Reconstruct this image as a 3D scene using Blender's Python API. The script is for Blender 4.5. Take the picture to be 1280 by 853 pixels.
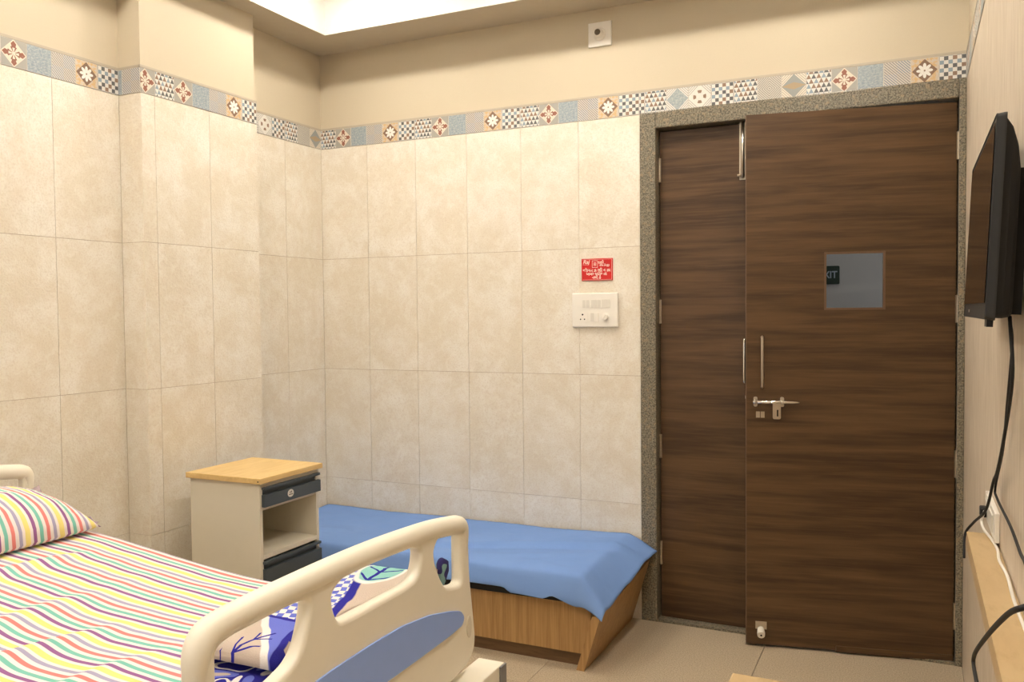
import bpy, bmesh, math, random
from mathutils import Vector, Matrix, noise as mnoise

for o in list(bpy.data.objects):
    bpy.data.objects.remove(o, do_unlink=True)
SC = bpy.context.scene
COL = SC.collection
R = math.radians

# ------------------------------------------------------------------ camera
CAM = Vector((2.9409, -3.8317, 1.4406))
YAW, PITCH, ROLL, FPX = -0.4387, -0.0336, -0.0096, 1069.783
fw = Vector((math.sin(YAW)*math.cos(PITCH), math.cos(YAW)*math.cos(PITCH), math.sin(PITCH)))
r0 = Vector((math.cos(YAW), -math.sin(YAW), 0)); u0 = r0.cross(fw)
rt = r0*math.cos(ROLL)+u0*math.sin(ROLL); up = -r0*math.sin(ROLL)+u0*math.cos(ROLL)
cd = bpy.data.cameras.new('camera'); cam = bpy.data.objects.new('camera', cd); COL.objects.link(cam)
M = Matrix((rt, up, -fw)).transposed().to_4x4(); M.translation = CAM
cam.matrix_world = M
cd.sensor_fit = 'HORIZONTAL'; cd.sensor_width = 36; cd.lens = 36*FPX/1280; cd.clip_start = .02
SC.camera = cam

# ------------------------------------------------------------------ world, exposure
w = bpy.data.worlds.new('world'); SC.world = w; w.use_nodes = True
w.node_tree.nodes['Background'].inputs[0].default_value = (.9, .92, 1, 1)
w.node_tree.nodes['Background'].inputs[1].default_value = 1.5
SC.view_settings.view_transform = 'Standard'; SC.view_settings.look = 'None'
SC.view_settings.exposure = 0.0; SC.view_settings.gamma = 1; SC.view_settings.use_curve_mapping = False
LAMP_POWER = 248.0           # emission strength of one ceiling panel light
LAMP_COLOR = (1.0, .925, .82)

# room numbers (metres)
XR = 3.126                 # right wall
YN = -4.75                 # wall behind the camera
PXC, YC1, YC2 = .124, -.647, -1.319   # pilaster on the left wall
ZA = 2.34                  # top of plain tiles
ZB = 2.44                  # top of border tiles
ZS, ZT = 2.85, 3.15        # soffit and tray ceiling

# ------------------------------------------------------------------ node helper
class V:
    def __init__(s, g, sock): s.g, s.s = g, sock
    def __add__(a, b): return a.g.m('ADD', a, b)
    __radd__ = __add__
    def __sub__(a, b): return a.g.m('SUBTRACT', a, b)
    def __rsub__(a, b): return a.g.m('SUBTRACT', b, a)
    def __mul__(a, b): return a.g.m('MULTIPLY', a, b)
    __rmul__ = __mul__
    def __truediv__(a, b): return a.g.m('DIVIDE', a, b)
    def __lt__(a, b): return a.g.m('LESS_THAN', a, b)
    def __gt__(a, b): return a.g.m('GREATER_THAN', a, b)
class G:
    def __init__(s, name):
        s.mat = bpy.data.materials.new(name); s.mat.use_nodes = True
        s.nt = s.mat.node_tree; s.N = s.nt.nodes; s.L = s.nt.links
        s.b = s.N['Principled BSDF']
    def put(s, inp, v):
        if isinstance(v, V): s.L.new(v.s, inp)
        elif isinstance(v, (tuple, list)):
            inp.default_value = tuple(v)+((1,) if len(v) == 3 and len(inp.default_value) == 4 else ())
        else: inp.default_value = v
    def m(s, op, a, b=0, c=None):
        n = s.N.new('ShaderNodeMath'); n.operation = op
        s.put(n.inputs[0], a); s.put(n.inputs[1], b)
        if c is not None: s.put(n.inputs[2], c)
        return V(s, n.outputs[0])
    def abs(s, a): return s.m('ABSOLUTE', a)
    def fl(s, a): return s.m('FLOOR', a)
    def fr(s, a): return s.m('FRACT', a)
    def step(s, a, lo, hi):
        n = s.N.new('ShaderNodeMapRange'); n.interpolation_type = 'SMOOTHSTEP'
        s.put(n.inputs[0], a); s.put(n.inputs[1], lo); s.put(n.inputs[2], hi)
        return V(s, n.outputs[0])
    def mix(s, f, a, b):
        n = s.N.new('ShaderNodeMix'); n.data_type = 'RGBA'
        s.put(n.inputs[0], f); s.put(n.inputs[6], a); s.put(n.inputs[7], b)
        return V(s, n.outputs[2])
    def coord(s, k='Object'):
        return V(s, s.N.new('ShaderNodeTexCoord').outputs[k])
    def xyz(s, v):
        n = s.N.new('ShaderNodeSeparateXYZ'); s.put(n.inputs[0], v)
        return [V(s, o) for o in n.outputs]
    def comb(s, x, y, z):
        n = s.N.new('ShaderNodeCombineXYZ')
        for i, q in enumerate((x, y, z)): s.put(n.inputs[i], q)
        return V(s, n.outputs[0])
    def scale(s, v, sc, off=None):
        n = s.N.new('ShaderNodeVectorMath'); n.operation = 'MULTIPLY_ADD'
        s.put(n.inputs[0], v); s.put(n.inputs[1], sc); s.put(n.inputs[2], off if off is not None else (0, 0, 0))
        return V(s, n.outputs[0])
    def noise(s, v, sc=5, det=3, ro=.5, dist=0):
        n = s.N.new('ShaderNodeTexNoise'); s.put(n.inputs['Vector'], v)
        n.inputs['Scale'].default_value = sc; n.inputs['Detail'].default_value = det
        n.inputs['Roughness'].default_value = ro; n.inputs['Distortion'].default_value = dist
        return V(s, n.outputs[0])
    def white(s, v):
        n = s.N.new('ShaderNodeTexWhiteNoise'); n.noise_dimensions = '3D'; s.put(n.inputs['Vector'], v)
        return V(s, n.outputs[0])
    def rnd(s): return V(s, s.N.new('ShaderNodeObjectInfo').outputs['Random'])
    def bump(s, h, strength=.2, dist=.01):
        n = s.N.new('ShaderNodeBump'); n.inputs['Strength'].default_value = strength
        n.inputs['Distance'].default_value = dist; s.put(n.inputs['Height'], h)
        s.L.new(n.outputs[0], s.b.inputs['Normal'])
    def out(s, color=None, rough=.5, metal=0, spec=.5):
        if color is not None: s.put(s.b.inputs['Base Color'], color)
        s.put(s.b.inputs['Roughness'], rough); s.b.inputs['Metallic'].default_value = metal
        s.b.inputs['Specular IOR Level'].default_value = spec
        return s.mat
def plain(name, c, rough=.5, metal=0, spec=.5, var=.04, nsc=30):
    g = G(name); n = g.noise(g.coord(), nsc, 3)
    lo = tuple(max(0, x*(1-var)) for x in c); hi = tuple(min(1, x*(1+var)) for x in c)
    return g.out(g.mix(n, lo, hi), rough, metal, spec)

MAT = {}
def mats():
    # cream stone-look wall tile
    g = G('wall_tile'); c = g.coord(); r = g.rnd()
    v = g.scale(c, (1, 1, 1), g.comb(r*37., r*11., r*23.))
    n1 = g.noise(v, 5.2, 6, .7, .3); n2 = g.noise(g.scale(v, (1, 1, 1), (9, 4, 2)), 9, 4, .6, .3)
    n3 = g.noise(v, 140, 3, .6)
    col = g.mix(g.step(n1, .36, .68), (.75, .675, .545), (.845, .80, .71))
    col = g.mix(g.step(n2, .5, .78)*.35, col, (.73, .615, .485))
    col = g.mix(g.step(n3, .45, .68)*.40, col, (.62, .52, .395))
    n4 = g.noise(v, 22, 5, .75, .6); col = g.mix(g.step(n4, .52, .62)*.35, col, (.86, .82, .72))
    g.bump(n3*.9+g.noise(v, 45, 2)*.6, .38, .004)
    MAT['tile'] = g.out(col, .42, 0, .45)
    MAT['grout'] = plain('grout', (.38, .26, .16), .9)
    g = G('wall_paint'); n = g.noise(g.coord(), 260, 2); g.bump(n, .08, .002)
    MAT['paint'] = g.out(g.mix(n, (.57, .495, .365), (.60, .52, .385)), .6, 0, .3)
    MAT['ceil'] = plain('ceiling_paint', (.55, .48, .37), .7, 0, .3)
    # floor tile: beige with fine speckle
    g = G('floor_tile'); c = g.coord('Object'); n = g.noise(c, 190, 3, .7); n2 = g.noise(c, 6, 2)
    col = g.mix(g.step(n, .35, .65), (.34, .265, .17), (.60, .50, .365))
    col = g.mix(n2*.25, col, (.50, .40, .27)); MAT['floor'] = g.out(col, .33, 0, .5)
    MAT['floor_grout'] = plain('floor_grout', (.03, .025, .02), .8)
    # right wall: pale ash with upright grain
    g = G('ash_panel'); c = g.coord()
    n = g.noise(g.scale(c, (30, 30, 1.6)), 4, 5, .6, .3); n2 = g.noise(g.scale(c, (90, 90, 3)), 5, 3)
    col = g.mix(g.step(n, .3, .7), (.50, .405, .30), (.70, .61, .49))
    col = g.mix(g.step(n2, .5, .8)*.45, col, (.42, .325, .23)); g.bump(n2, .1, .002)
    MAT['ash'] = g.out(col, .5, 0, .35)
    # walnut laminate: grain across
    g = G('walnut'); c = g.coord(); r = g.rnd()
    cc = g.scale(c, (1, 1, 1), g.comb(r*9., 0., r*3.))
    a = g.noise(g.scale(cc, (.55, 1, 8)), 2.2, 4, .6, .25)
    b_ = g.noise(g.scale(cc, (1.1, 2, 34)), 2.4, 4, .65, .15)
    d = g.noise(g.scale(cc, (2, 4, 240)), 2.6, 3, .6)
    col = g.mix(g.step(a, .3, .72), (.050, .0245, .009), (.115, .062, .0255))
    col = g.mix(g.step(b_, .45, .75)*.42, col, (.165, .092, .042))
    col = g.mix(g.step(d, .55, .75)*.22, col, (.045, .02, .009)); g.bump(d, .03, .001)
    MAT['walnut'] = g.out(col, .40, 0, .35)
    MAT['walnut_edge'] = plain('walnut_edge', (.115, .064, .031), .5)
    # speckled grey-green granite
    g = G('granite'); c = g.coord('Object'); n = g.noise(c, 150, 4, .75); n2 = g.noise(c, 60, 3, .6); n3 = g.noise(c, 330, 2)
    col = g.mix(g.step(n, .38, .62), (.065, .055, .036), (.27, .235, .165))
    col = g.mix(g.step(n2, .56, .66)*.6, col, (.33, .24, .14)); col = g.mix(g.step(n3, .62, .7)*.7, col, (.46, .41, .31))
    MAT['granite'] = g.out(col, .38)
    # oak with upright grain / light beech
    def wood(name, lo, hi, dk, sc, rough=.4):
        g = G(name); c = g.coord()
        n = g.noise(g.scale(c, sc), 1, 5, .6, .6); n2 = g.noise(g.scale(c, tuple(3*q for q in sc)), 1.3, 3, .6)
        col = g.mix(g.step(n, .3, .7), lo, hi); col = g.mix(g.step(n2, .5, .75)*.5, col, dk)
        return g.out(col, rough, 0, .4)
    MAT['oak'] = wood('oak', (.36, .20, .075), (.50, .305, .125), (.28, .145, .052), (90, 90, 2.2))
    MAT['oak_dark'] = wood('oak_dark', (.12, .065, .03), (.17, .095, .045), (.09, .05, .02), (6, 40, 60))
    MAT['beech'] = wood('beech', (.68, .46, .185), (.76, .54, .235), (.63, .41, .155), (40, 5, 40))
    MAT['ledge'] = wood('ledge_wood', (.47, .325, .165), (.55, .395, .21), (.42, .28, .13), (12, 4, 12))
    # ivory moulded plastic, steel, etc.
    MAT['ivory'] = plain('ivory_plastic', (.88, .82, .68), .33, 0, .5, .02)
    MAT['inset'] = plain('blue_inset', (.28, .42, .86), .35, 0, .5, .03)
    MAT['cab'] = plain('cream_steel', (.72, .66, .53), .42, 0, .5, .02)
    MAT['slate'] = plain('slate_drawer', (.062, .076, .084), .45)
    MAT['steel'] = plain('brushed_steel', (.62, .56, .48), .28, 1, .5, .08, 90)
    MAT['chrome'] = plain('chrome', (.85, .82, .76), .12, 1)
    MAT['brass'] = plain('satin_nickel', (.52, .45, .35), .38, 1, .5, .1, 80)
    MAT['black'] = plain('black_plastic', (.008, .0075, .007), .5)
    MAT['black_matt'] = plain('black_matt', (.006, .0055, .005), .75)
    g = G('tv_glass'); MAT['screen'] = g.out((.012, .010, .009), .03, 0, .9)
    MAT['grey'] = plain('grey_cap', (.22, .21, .21), .45)
    MAT['white'] = plain('white_plastic', (.86, .82, .74), .3, 0, .5, .02)
    MAT['white2'] = plain('white_switch', (.74, .70, .62), .3, 0, .5, .02)
    MAT['dark'] = plain('dark_hole', (.01, .009, .008), .9)
    MAT['rubber'] = plain('white_rubber', (.80, .75, .65), .55, 0, .4, .02)
    MAT['red'] = plain('red_acrylic', (.62, .022, .022), .25, 0, .5, .03)
    MAT['print'] = plain('white_print', (.85, .62, .55), .5)
    MAT['sticker'] = plain('sticker', (.70, .66, .60), .4)
    MAT['ink'] = plain('ink', (.08, .06, .05), .6)
    MAT['exit_green'] = plain('exit_board', (.022, .040, .026), .5)
    MAT['exit_print'] = plain('exit_print', (.36, .42, .46), .5)
    MAT['corridor'] = plain('corridor_paint', (.46, .445, .41), .8)
    MAT['mattress'] = plain('mattress_cover', (.10, .13, .22), .6)
    g = G('pane'); g.b.inputs['Transmission Weight'].default_value = 1; g.b.inputs['IOR'].default_value = 1.05
    MAT['glass'] = g.out((.95, .95, .94), .0, 0, .3)
    g = G('lamp_diffuser'); g.b.inputs['Emission Color'].default_value = LAMP_COLOR+(1,)
    g.b.inputs['Emission Strength'].default_value = LAMP_POWER; MAT['lamp'] = g.out((.9, .9, .9), .5)
    g = G('corridor_fill'); g.b.inputs['Emission Color'].default_value = (1, .97, .93, 1)  # glow of the unseen light added in the corridor
    g.b.inputs['Emission Strength'].default_value = 8.5; MAT['cfill'] = g.out((.9, .9, .9), .5)
    # striped cotton (UV: u along the bed, v across it, metres)
    g = G('striped_cotton'); uv = g.coord('UV'); x, y, z = g.xyz(uv)
    wob = (g.noise(g.scale(uv, (3, 1, 1)), 3, 2)-.5)*.006
    t = g.fr((y+wob)/.114)
    col = (.85, .77, .735)
    for c0, hw, cc in ((.10, .072, (.86, .73, .25)), (.30, .048, (.41, .375, .52)), (.50, .052, (.76, .24, .22)),
                       (.70, .052, (.22, .55, .45)), (.895, .050, (.31, .13, .30))):
        k = 1.0-g.step(g.abs(t-c0), hw-.006, hw+.006)
        col = g.mix(k, col, cc)
    wv = g.noise(uv, 900, 1); g.bump(wv, .12, .001)
    MAT['stripe'] = g.out(col, .85, 0, .15)
    # plain blue cotton
    g = G('blue_cotton'); c = g.coord(); wv = g.noise(g.scale(c, (1, 1, 1)), 600, 2); n = g.noise(c, 7, 3)
    g.bump(wv*.4+g.noise(c, 24, 3)*1.5, .15, .004)
    MAT['blue'] = g.out(g.mix(n, (.165, .295, .62), (.20, .335, .67)), .8, 0, .2)
    # printed plush blanket
    g = G('printed_plush'); c = g.coord(); x, y, z = g.xyz(c)
    beige, peri, deep, wht, teal = (.56, .46, .38), (.15, .18, .60), (.030, .028, .28), (.80, .76, .72), (.27, .55, .50)
    wob = g.noise(c, 9, 2); x = x+(wob-.5)*.022; y = y+(g.noise(g.scale(c, (1, 1, 1), (4, 2, 7)), 9, 2)-.5)*.022
    def line(px, py, nx, ny): return (x-px)*nx+(y-py)*ny
    near = lambda d, w_: 1.0-g.step(g.abs(d), w_*.8, w_*1.2)
    pos = lambda d: g.step(d, -.002, .002)
    # far half: checks, a deep blue diagonal, beige with leaves
    s0 = line(1.734, -2.202, .934, .358)
    ch = g.m('MODULO', g.fl(s0*62.+90.)+g.fl((y*.934-x*.358)*46.+300.), 2)
    colA = g.mix(ch, peri, wht); colA = g.mix(pos(s0), colA, beige); colA = g.mix(near(s0, .011), colA, deep)
    # near half: beige with a branch, white edge, periwinkle, deep edge, bars
    s1 = line(1.663, -2.39, .763, .646); s2 = line(1.735, -2.35, .939, .344)
    colB = g.mix(pos(s1), beige, peri); colB = g.mix(near(s1, .008), colB, wht)
    bars = g.fr((x*.5+y)*17.) < .45
    colB = g.mix(pos(s2), colB, g.mix(bars, deep, beige)); colB = g.mix(near(s2, .008), colB, deep)
    s3 = y+2.345
    col = g.mix(pos(s3), colB, colA); col = g.mix(near(s3, .006), col, deep)
    def leaf(cx, cy, ang, L, W):
        ca, sa = math.cos(ang), math.sin(ang)
        dx, dy = x-cx, y-cy
        a = dx*ca+dy*sa; b = dy*ca-dx*sa
        e = g.m('SQRT', (a/L)*(a/L)+(b/W)*(b/W))
        vein = g.m('MAXIMUM', g.abs(b) < W*.09, g.abs(g.fr((a-g.abs(b)*1.1)/(L*.62))-.5) < .075)
        return e, vein
    for args, fill in (((1.685, -1.955, R(98), .115, .050), teal), ((1.70, -2.50, R(70), .075, .040), None), ((1.66, -2.16, R(110), .05, .02), None)):
        e, vn = leaf(*args)
        if fill:
            col = g.mix(1.0-g.step(e, 1.12, 1.22), col, wht); col = g.mix(1.0-g.step(e, .96, 1.04), col, fill)
        col = g.mix(vn*(e < .95), col, deep)
    # lower layer and the turned far end
    n = g.noise(g.scale(c, (1, 1, .6)), 11, 1, .4, .8)
    colC = g.mix(n > .5, deep, peri); colC = g.mix(near(n-.42, .022), colC, wht); colC = g.mix(n > .62, colC, beige)
    col = g.mix(z < .7175, col, colC); col = g.mix(y > -1.895, col, g.mix(n > .45, (.05, .045, .16), (.25, .42, .42)))
    g.bump(g.noise(c, 420, 2), .5, .004)
    MAT['plush'] = g.out(col, .95, 0, .1)
    # ---- border tile prints: p, q in -1..1 over one 10 cm square
    wht, dk, blu, brn, gry, crm = (.70, .67, .61), (.10, .10, .10), (.24, .31, .36), (.25, .155, .10), (.36, .34, .30), (.70, .62, .50)
    def start(n):
        g = G('border_'+n); x, y, z = g.xyz(g.coord()); return g, x/.05, z/.05
    def fin(g, p, q, col, k):
        edge = g.m('MAXIMUM', g.abs(p), g.abs(q)) > .965
        w_ = g.noise(g.coord(), 160, 3); col = g.mix(g.step(w_, .5, .8)*.35, col, gry)
        MAT['B'+k] = g.out(g.mix(edge, col, (.56, .52, .45)), .4)
    def pol(g, p, q):
        return g.m('SQRT', p*p+q*q), g.m('ARCTAN2', q, p)
    def cellcol(g, i, j, seed):
        h = g.white(g.comb(i, j, seed)); c = g.mix(h > .4, dk, blu); return g.mix(h > .75, c, brn)
    g, p, q = start('triangles'); a = p*2.5+10.; b = q*2.5+10.
    i, j = g.fl(a), g.fl(b); odd = g.m('MODULO', j, 2)
    a2 = a+odd*.5; tri = g.fr(b) < 1.0-g.abs(g.fr(a2)*2.-1.)
    fin(g, p, q, g.mix(tri, wht, cellcol(g, g.fl(a2), j, 1.)), 'T')
    g, p, q = start('checks'); a = p*3.2+10.; b = q*3.2+10.
    ck = g.m('MODULO', g.fl(a)+g.fl(b), 2); fin(g, p, q, g.mix(ck, cellcol(g, g.fl(a), g.fl(b), 2.), wht), 'C')
    g, p, q = start('denim'); n1 = g.noise(g.scale(g.coord(), (1, 1, 2.2)), 90, 4, .7)
    fin(g, p, q, g.mix(g.step(n1, .35, .7), (.225, .28, .32), (.43, .46, .46)), 'D')
    g, p, q = start('hatch'); 
    ln = g.fr((p+q)*4.6+20.) < .48; fin(g, p, q, g.mix(ln, g.mix(p*q > 0, (.27, .25, .24), (.22, .25, .30)), (.60, .55, .47)), 'H')
    g, p, q = start('cross_flower'); r_, th = pol(g, p, q); d = g.abs(p)+g.abs(q)
    col = g.mix(d < 1.0, gry, crm)
    col = g.mix((g.m('COSINE', th*4.) > .35)*(d < .90)*(r_ > .40), col, (.27, .095, .055))
    col = g.mix((g.m('COSINE', th*8.) < -.45)*(r_ < .50)*(r_ > .12), col, (.24, .10, .06)); fin(g, p, q, col, 'F')
    g, p, q = start('star_flower'); r_, th = pol(g, p, q)
    d = g.m('SQRT', g.abs(p))+g.m('SQRT', g.abs(q)); n1 = g.noise(g.coord(), 75, 3)
    col = g.mix(g.step(n1, .4, .6), (.60, .40, .19), (.58, .50, .40)); col = g.mix((g.abs(p)+g.abs(q)) < .92, col, (.20, .115, .07))
    col = g.mix(r_ < .34+g.abs(g.m('COSINE', th*4.))*.30-.04, col, (.78, .76, .71)); col = g.mix(r_ < .07, col, brn); fin(g, p, q, col, 'S')
    g, p, q = start('denim_diamond'); d = g.abs(p)+g.abs(q); n1 = g.noise(g.coord(), 110, 4, .7)
    col = g.mix(g.fr(d*4.5) < .35, wht, gry); col = g.mix(d < 1.0, col, g.mix(g.step(n1, .35, .7), (.26, .31, .33), (.47, .49, .47))); fin(g, p, q, col, 'G')
    g, p, q = start('white_diamond'); d = g.abs(p)+g.abs(q); r_, th = pol(g, p, q)
    col = g.mix((g.fr(d*4.5) < .35)*(d > 1.0), wht, gry); col = g.mix((g.abs(r_-.45) < .13)*(g.m('COSINE', th*4.) > .1), col, brn); fin(g, p, q, col, 'W')
    g, p, q = start('line_diamond'); d = g.abs(p)+g.abs(q); fin(g, p, q, g.mix(g.fr(d*5.) < .4, (.55, .51, .44), (.26, .245, .22)), 'Z')
    g, p, q = start('spike_diamond'); d = g.abs(p)+g.abs(q)
    col = g.mix(g.fr(d*4.5) < .35, crm, gry); col = g.mix(d < 1.0, col, (.29, .30, .28))
    col = g.mix((g.abs(q) < .30*(1.0-g.abs(p))), col, (.40, .29, .17)); fin(g, p, q, col, 'Y')
mats()

# ------------------------------------------------------------------ mesh helpers
def bx(bm, x0, x1, y0, y1, z0, z1, bev=0):
    v = [bm.verts.new(c) for c in ((x0, y0, z0), (x1, y0, z0), (x1, y1, z0), (x0, y1, z0), (x0, y0, z1), (x1, y0, z1), (x1, y1, z1), (x0, y1, z1))]
    fs = [bm.faces.new([v[i] for i in f]) for f in ((3, 2, 1, 0), (4, 5, 6, 7), (0, 1, 5, 4), (1, 2, 6, 5), (2, 3, 7, 6), (3, 0, 4, 7))]
    if bev:
        es = list({e for f in fs for e in f.edges})
        bmesh.ops.bevel(bm, geom=es, offset=bev, segments=2, affect='EDGES', profile=.6)
def mesh(name, bm, mat, smooth=False):
    me = bpy.data.meshes.new(name); bmesh.ops.recalc_face_normals(bm, faces=bm.faces); bm.to_mesh(me); bm.free()
    me.materials.append(MAT[mat] if isinstance(mat, str) else mat)
    if smooth:
        for p in me.polygons: p.use_smooth = True
    return me
def link(name, me, parent=None, loc=(0, 0, 0), rot=(0, 0, 0)):
    o = bpy.data.objects.new(name, me); COL.objects.link(o); o.location = loc; o.rotation_euler = rot
    if parent: o.parent = parent
    return o
def obj(name, bm, mat, parent=None, loc=(0, 0, 0), rot=(0, 0, 0), smooth=False):
    return link(name, mesh(name, bm, mat, smooth), parent, loc, rot)
def box(name, mat, parent, *a, bev=0, loc=(0, 0, 0), rot=(0, 0, 0)):
    bm = bmesh.new(); bx(bm, *a, bev=bev); return obj(name, bm, mat, parent, loc, rot)
def tag(o, label, cat, group=None, kind=None):
    o['label'] = label; o['category'] = cat
    if group: o['group'] = group
    if kind: o['kind'] = kind
    return o
def empty(name, loc=(0, 0, 0), rot=(0, 0, 0)):
    o = link(name, None, None, loc, rot); o.empty_display_size = .05; return o
def tube_bm(bm, pts, r, seg=10, cap=True):
    pts = [Vector(p) for p in pts]; n = len(pts); rings = []; prev = None
    for i, p in enumerate(pts):
        t = (pts[min(i+1, n-1)]-pts[max(i-1, 0)]).normalized()
        if prev is None:
            a = t.orthogonal().normalized()
        else:
            a = (prev-t*prev.dot(t)).normalized()
        prev = a; b = t.cross(a); rr = r[i] if isinstance(r, (list, tuple)) else r
        rings.append([bm.verts.new(p+(a*math.cos(2*math.pi*k/seg)+b*math.sin(2*math.pi*k/seg))*rr) for k in range(seg)])
    for i in range(n-1):
        for k in range(seg):
            bm.faces.new((rings[i][k], rings[i][(k+1) % seg], rings[i+1][(k+1) % seg], rings[i+1][k]))
    if cap:
        bm.faces.new(rings[0][::-1]); bm.faces.new(rings[-1])
def tube(name, mat, parent, pts, r, seg=10, loc=(0, 0, 0)):
    bm = bmesh.new(); tube_bm(bm, pts, r, seg); return obj(name, bm, mat, parent, loc, smooth=True)
def spline(pts, n=8):
    P = [Vector(p) for p in pts]; P = [2*P[0]-P[1]]+P+[2*P[-1]-P[-2]]; out = []
    for i in range(1, len(P)-2):
        a, b, c, d = P[i-1:i+3]
        for k in range(n):
            t = k/n
            out.append(.5*((2*b)+(c-a)*t+(2*a-5*b+4*c-d)*t*t+(3*b-a-3*c+d)*t**3))
    out.append(P[-2]); return out
def lathe(name, mat, parent, prof, axis='y', seg=20, loc=(0, 0, 0), rot=(0, 0, 0)):
    bm = bmesh.new(); rings = []
    for r_, h in prof:
        ring = []
        for k in range(seg):
            a = 2*math.pi*k/seg; c, s = r_*math.cos(a), r_*math.sin(a)
            ring.append(bm.verts.new({'y': (c, h, s), 'z': (c, s, h), 'x': (h, c, s)}[axis]))
        rings.append(ring)
    for i in range(len(rings)-1):
        for k in range(seg):
            bm.faces.new((rings[i][k], rings[i][(k+1) % seg], rings[i+1][(k+1) % seg], rings[i+1][k]))
    bm.faces.new(rings[0]); bm.faces.new(rings[-1])
    return obj(name, bm, mat, parent, loc, rot)
def round_poly(pts, rad, n=5):
    out = []; N = len(pts)
    for i in range(N):
        a, b, c = Vector(pts[i-1]), Vector(pts[i]), Vector(pts[(i+1) % N])
        d1, d2 = (a-b), (c-b); q = min(rad, d1.length*.45, d2.length*.45)
        s, e = b+d1.normalized()*q, b+d2.normalized()*q
        for k in range(n+1):
            t = k/n; out.append((1-t)**2*s+2*t*(1-t)*b+t*t*e)
    return out
def plate(name, mat, parent, loops, half, bev, mw=Matrix(), smooth=False):
    """flat panel with holes from 2D loops, thickness 2*half, rounded rim"""
    cu = bpy.data.curves.new(name, 'CURVE'); cu.dimensions = '2D'; cu.fill_mode = 'BOTH'
    cu.extrude = max(half-bev, .0002); cu.bevel_depth = bev; cu.bevel_resolution = 3; cu.offset = -bev
    for lp in loops:
        s = cu.splines.new('POLY'); s.points.add(len(lp)-1); s.use_cyclic_u = True
        for k, p in enumerate(lp): s.points[k].co = (p[0], p[1], 0, 1)
    t = bpy.data.objects.new('tmp', cu); COL.objects.link(t)
    me = bpy.data.meshes.new_from_object(t.evaluated_get(bpy.context.evaluated_depsgraph_get()))
    bpy.data.objects.remove(t); bpy.data.curves.remove(cu)
    me.name = name; me.transform(mw); me.materials.clear(); me.materials.append(MAT[mat])
    if smooth:
        for p in me.polygons: p.use_smooth = True
        me.set_sharp_from_angle(angle=R(40))
    return link(name, me, parent)
def text(name, body, size, mat, parent, mw, ext=.0004, align='CENTER', shear=0, bold=0):
    cu = bpy.data.curves.new(name, 'FONT'); cu.body = body; cu.size = size; cu.extrude = ext; cu.align_x = align; cu.align_y = 'CENTER'
    cu.shear = shear; cu.offset = bold; cu.resolution_u = 3
    t = bpy.data.objects.new('tmp', cu); COL.objects.link(t)
    me = bpy.data.meshes.new_from_object(t.evaluated_get(bpy.context.evaluated_depsgraph_get()))
    bpy.data.objects.remove(t); bpy.data.curves.remove(cu)
    me.name = name; me.transform(mw); me.materials.clear(); me.materials.append(MAT[mat])
    return link(name, me, parent)
# 2D (a, b) -> wall facing -Y : x=a, z=b ; wall facing +X : y=a, z=b
def face_y(x=0, y=0, z=0): return Matrix(((1, 0, 0, x), (0, 0, -1, y), (0, 1, 0, z), (0, 0, 0, 1)))
def face_x(x=0, y=0, z=0): return Matrix(((0, 0, 1, x), (1, 0, 0, y), (0, 1, 0, z), (0, 0, 0, 1)))

# ------------------------------------------------------------------ room shell
def struct(name, label, cat, bm, mat):
    return tag(obj(name, bm, mat), label, cat, kind='structure')
bm = bmesh.new(); bx(bm, -.2, 4.3, YN-.1, 1.5, -.12, -.010)
floor = struct('floor', 'beige speckled tiled floor with thin dark joints', 'floor', bm, 'floor_grout')
xs = [-.01, .017, .802, 1.587, 2.372, XR]; ys = [0.0, -.85, -1.635, -2.42, -3.205, -3.99, YN]
for i in range(len(xs)-1):
    for j in range(len(ys)-1):
        x0, x1, y1, y0 = xs[i], xs[i+1], ys[j], ys[j+1]
        cx, cy = (x0+x1)/2, (y0+y1)/2; hx, hy = (x1-x0)/2-.0013, (y1-y0)/2-.0013
        box('floor_tile', 'floor', floor, -hx, hx, -hy, hy, -.010, 0, loc=(cx, cy, 0))
# back wall with the doorway
bm = bmesh.new(); bx(bm, -.1, 1.80, .006, .16, -.01, ZS); bx(bm, 1.80, XR+.1, .006, .16, 2.346, ZS)
wall_back = struct('wall_back', 'cream tiled far wall with patterned border and the doorway', 'wall', bm, 'paint')
box('grout_bed', 'grout', wall_back, 0, 1.80, .0035, .0062, 0, ZA)
bm = bmesh.new()
bx(bm, -.15, -.006, YN, .16, -.01, ZS)
wall_left = struct('wall_left', 'cream tiled left wall behind the bed head', 'wall', bm, 'paint')
bm = bmesh.new(); bx(bm, -.006, PXC-.006, YC2+.006, YC1-.006, -.01, ZS)
wall_pil = struct('wall_pilaster', 'shallow tiled pilaster on the left wall beside the cabinet', 'wall', bm, 'paint')
box('grout_bed', 'grout', wall_left, -.0062, -.0035, YC1, 0, 0, ZA)
box('grout_bed', 'grout', wall_left, -.0062, -.0035, YN, YC2, 0, ZA)
bm = bmesh.new(); bx(bm, PXC-.0062, PXC-.0035, YC2+.003, YC1-.003, 0, ZA); bx(bm, 0, PXC-.0035, YC2+.0035, YC2+.0062, 0, ZA)
obj('grout_bed', bm, 'grout', wall_pil)
bm = bmesh.new(); bx(bm, XR+.006, XR+.15, YN, .16, -.01, ZS)
wall_right = struct('wall_right', 'right wall clad in pale grained wood-look panel', 'wall', bm, 'paint')
box('wall_panel', 'ash', wall_right, XR, XR+.007, YN, 0.004, 0, ZA-.001)
bm = bmesh.new(); WX0, WX1, WZ_0, WZ_1 = .55, 2.45, .95, 2.25
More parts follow.
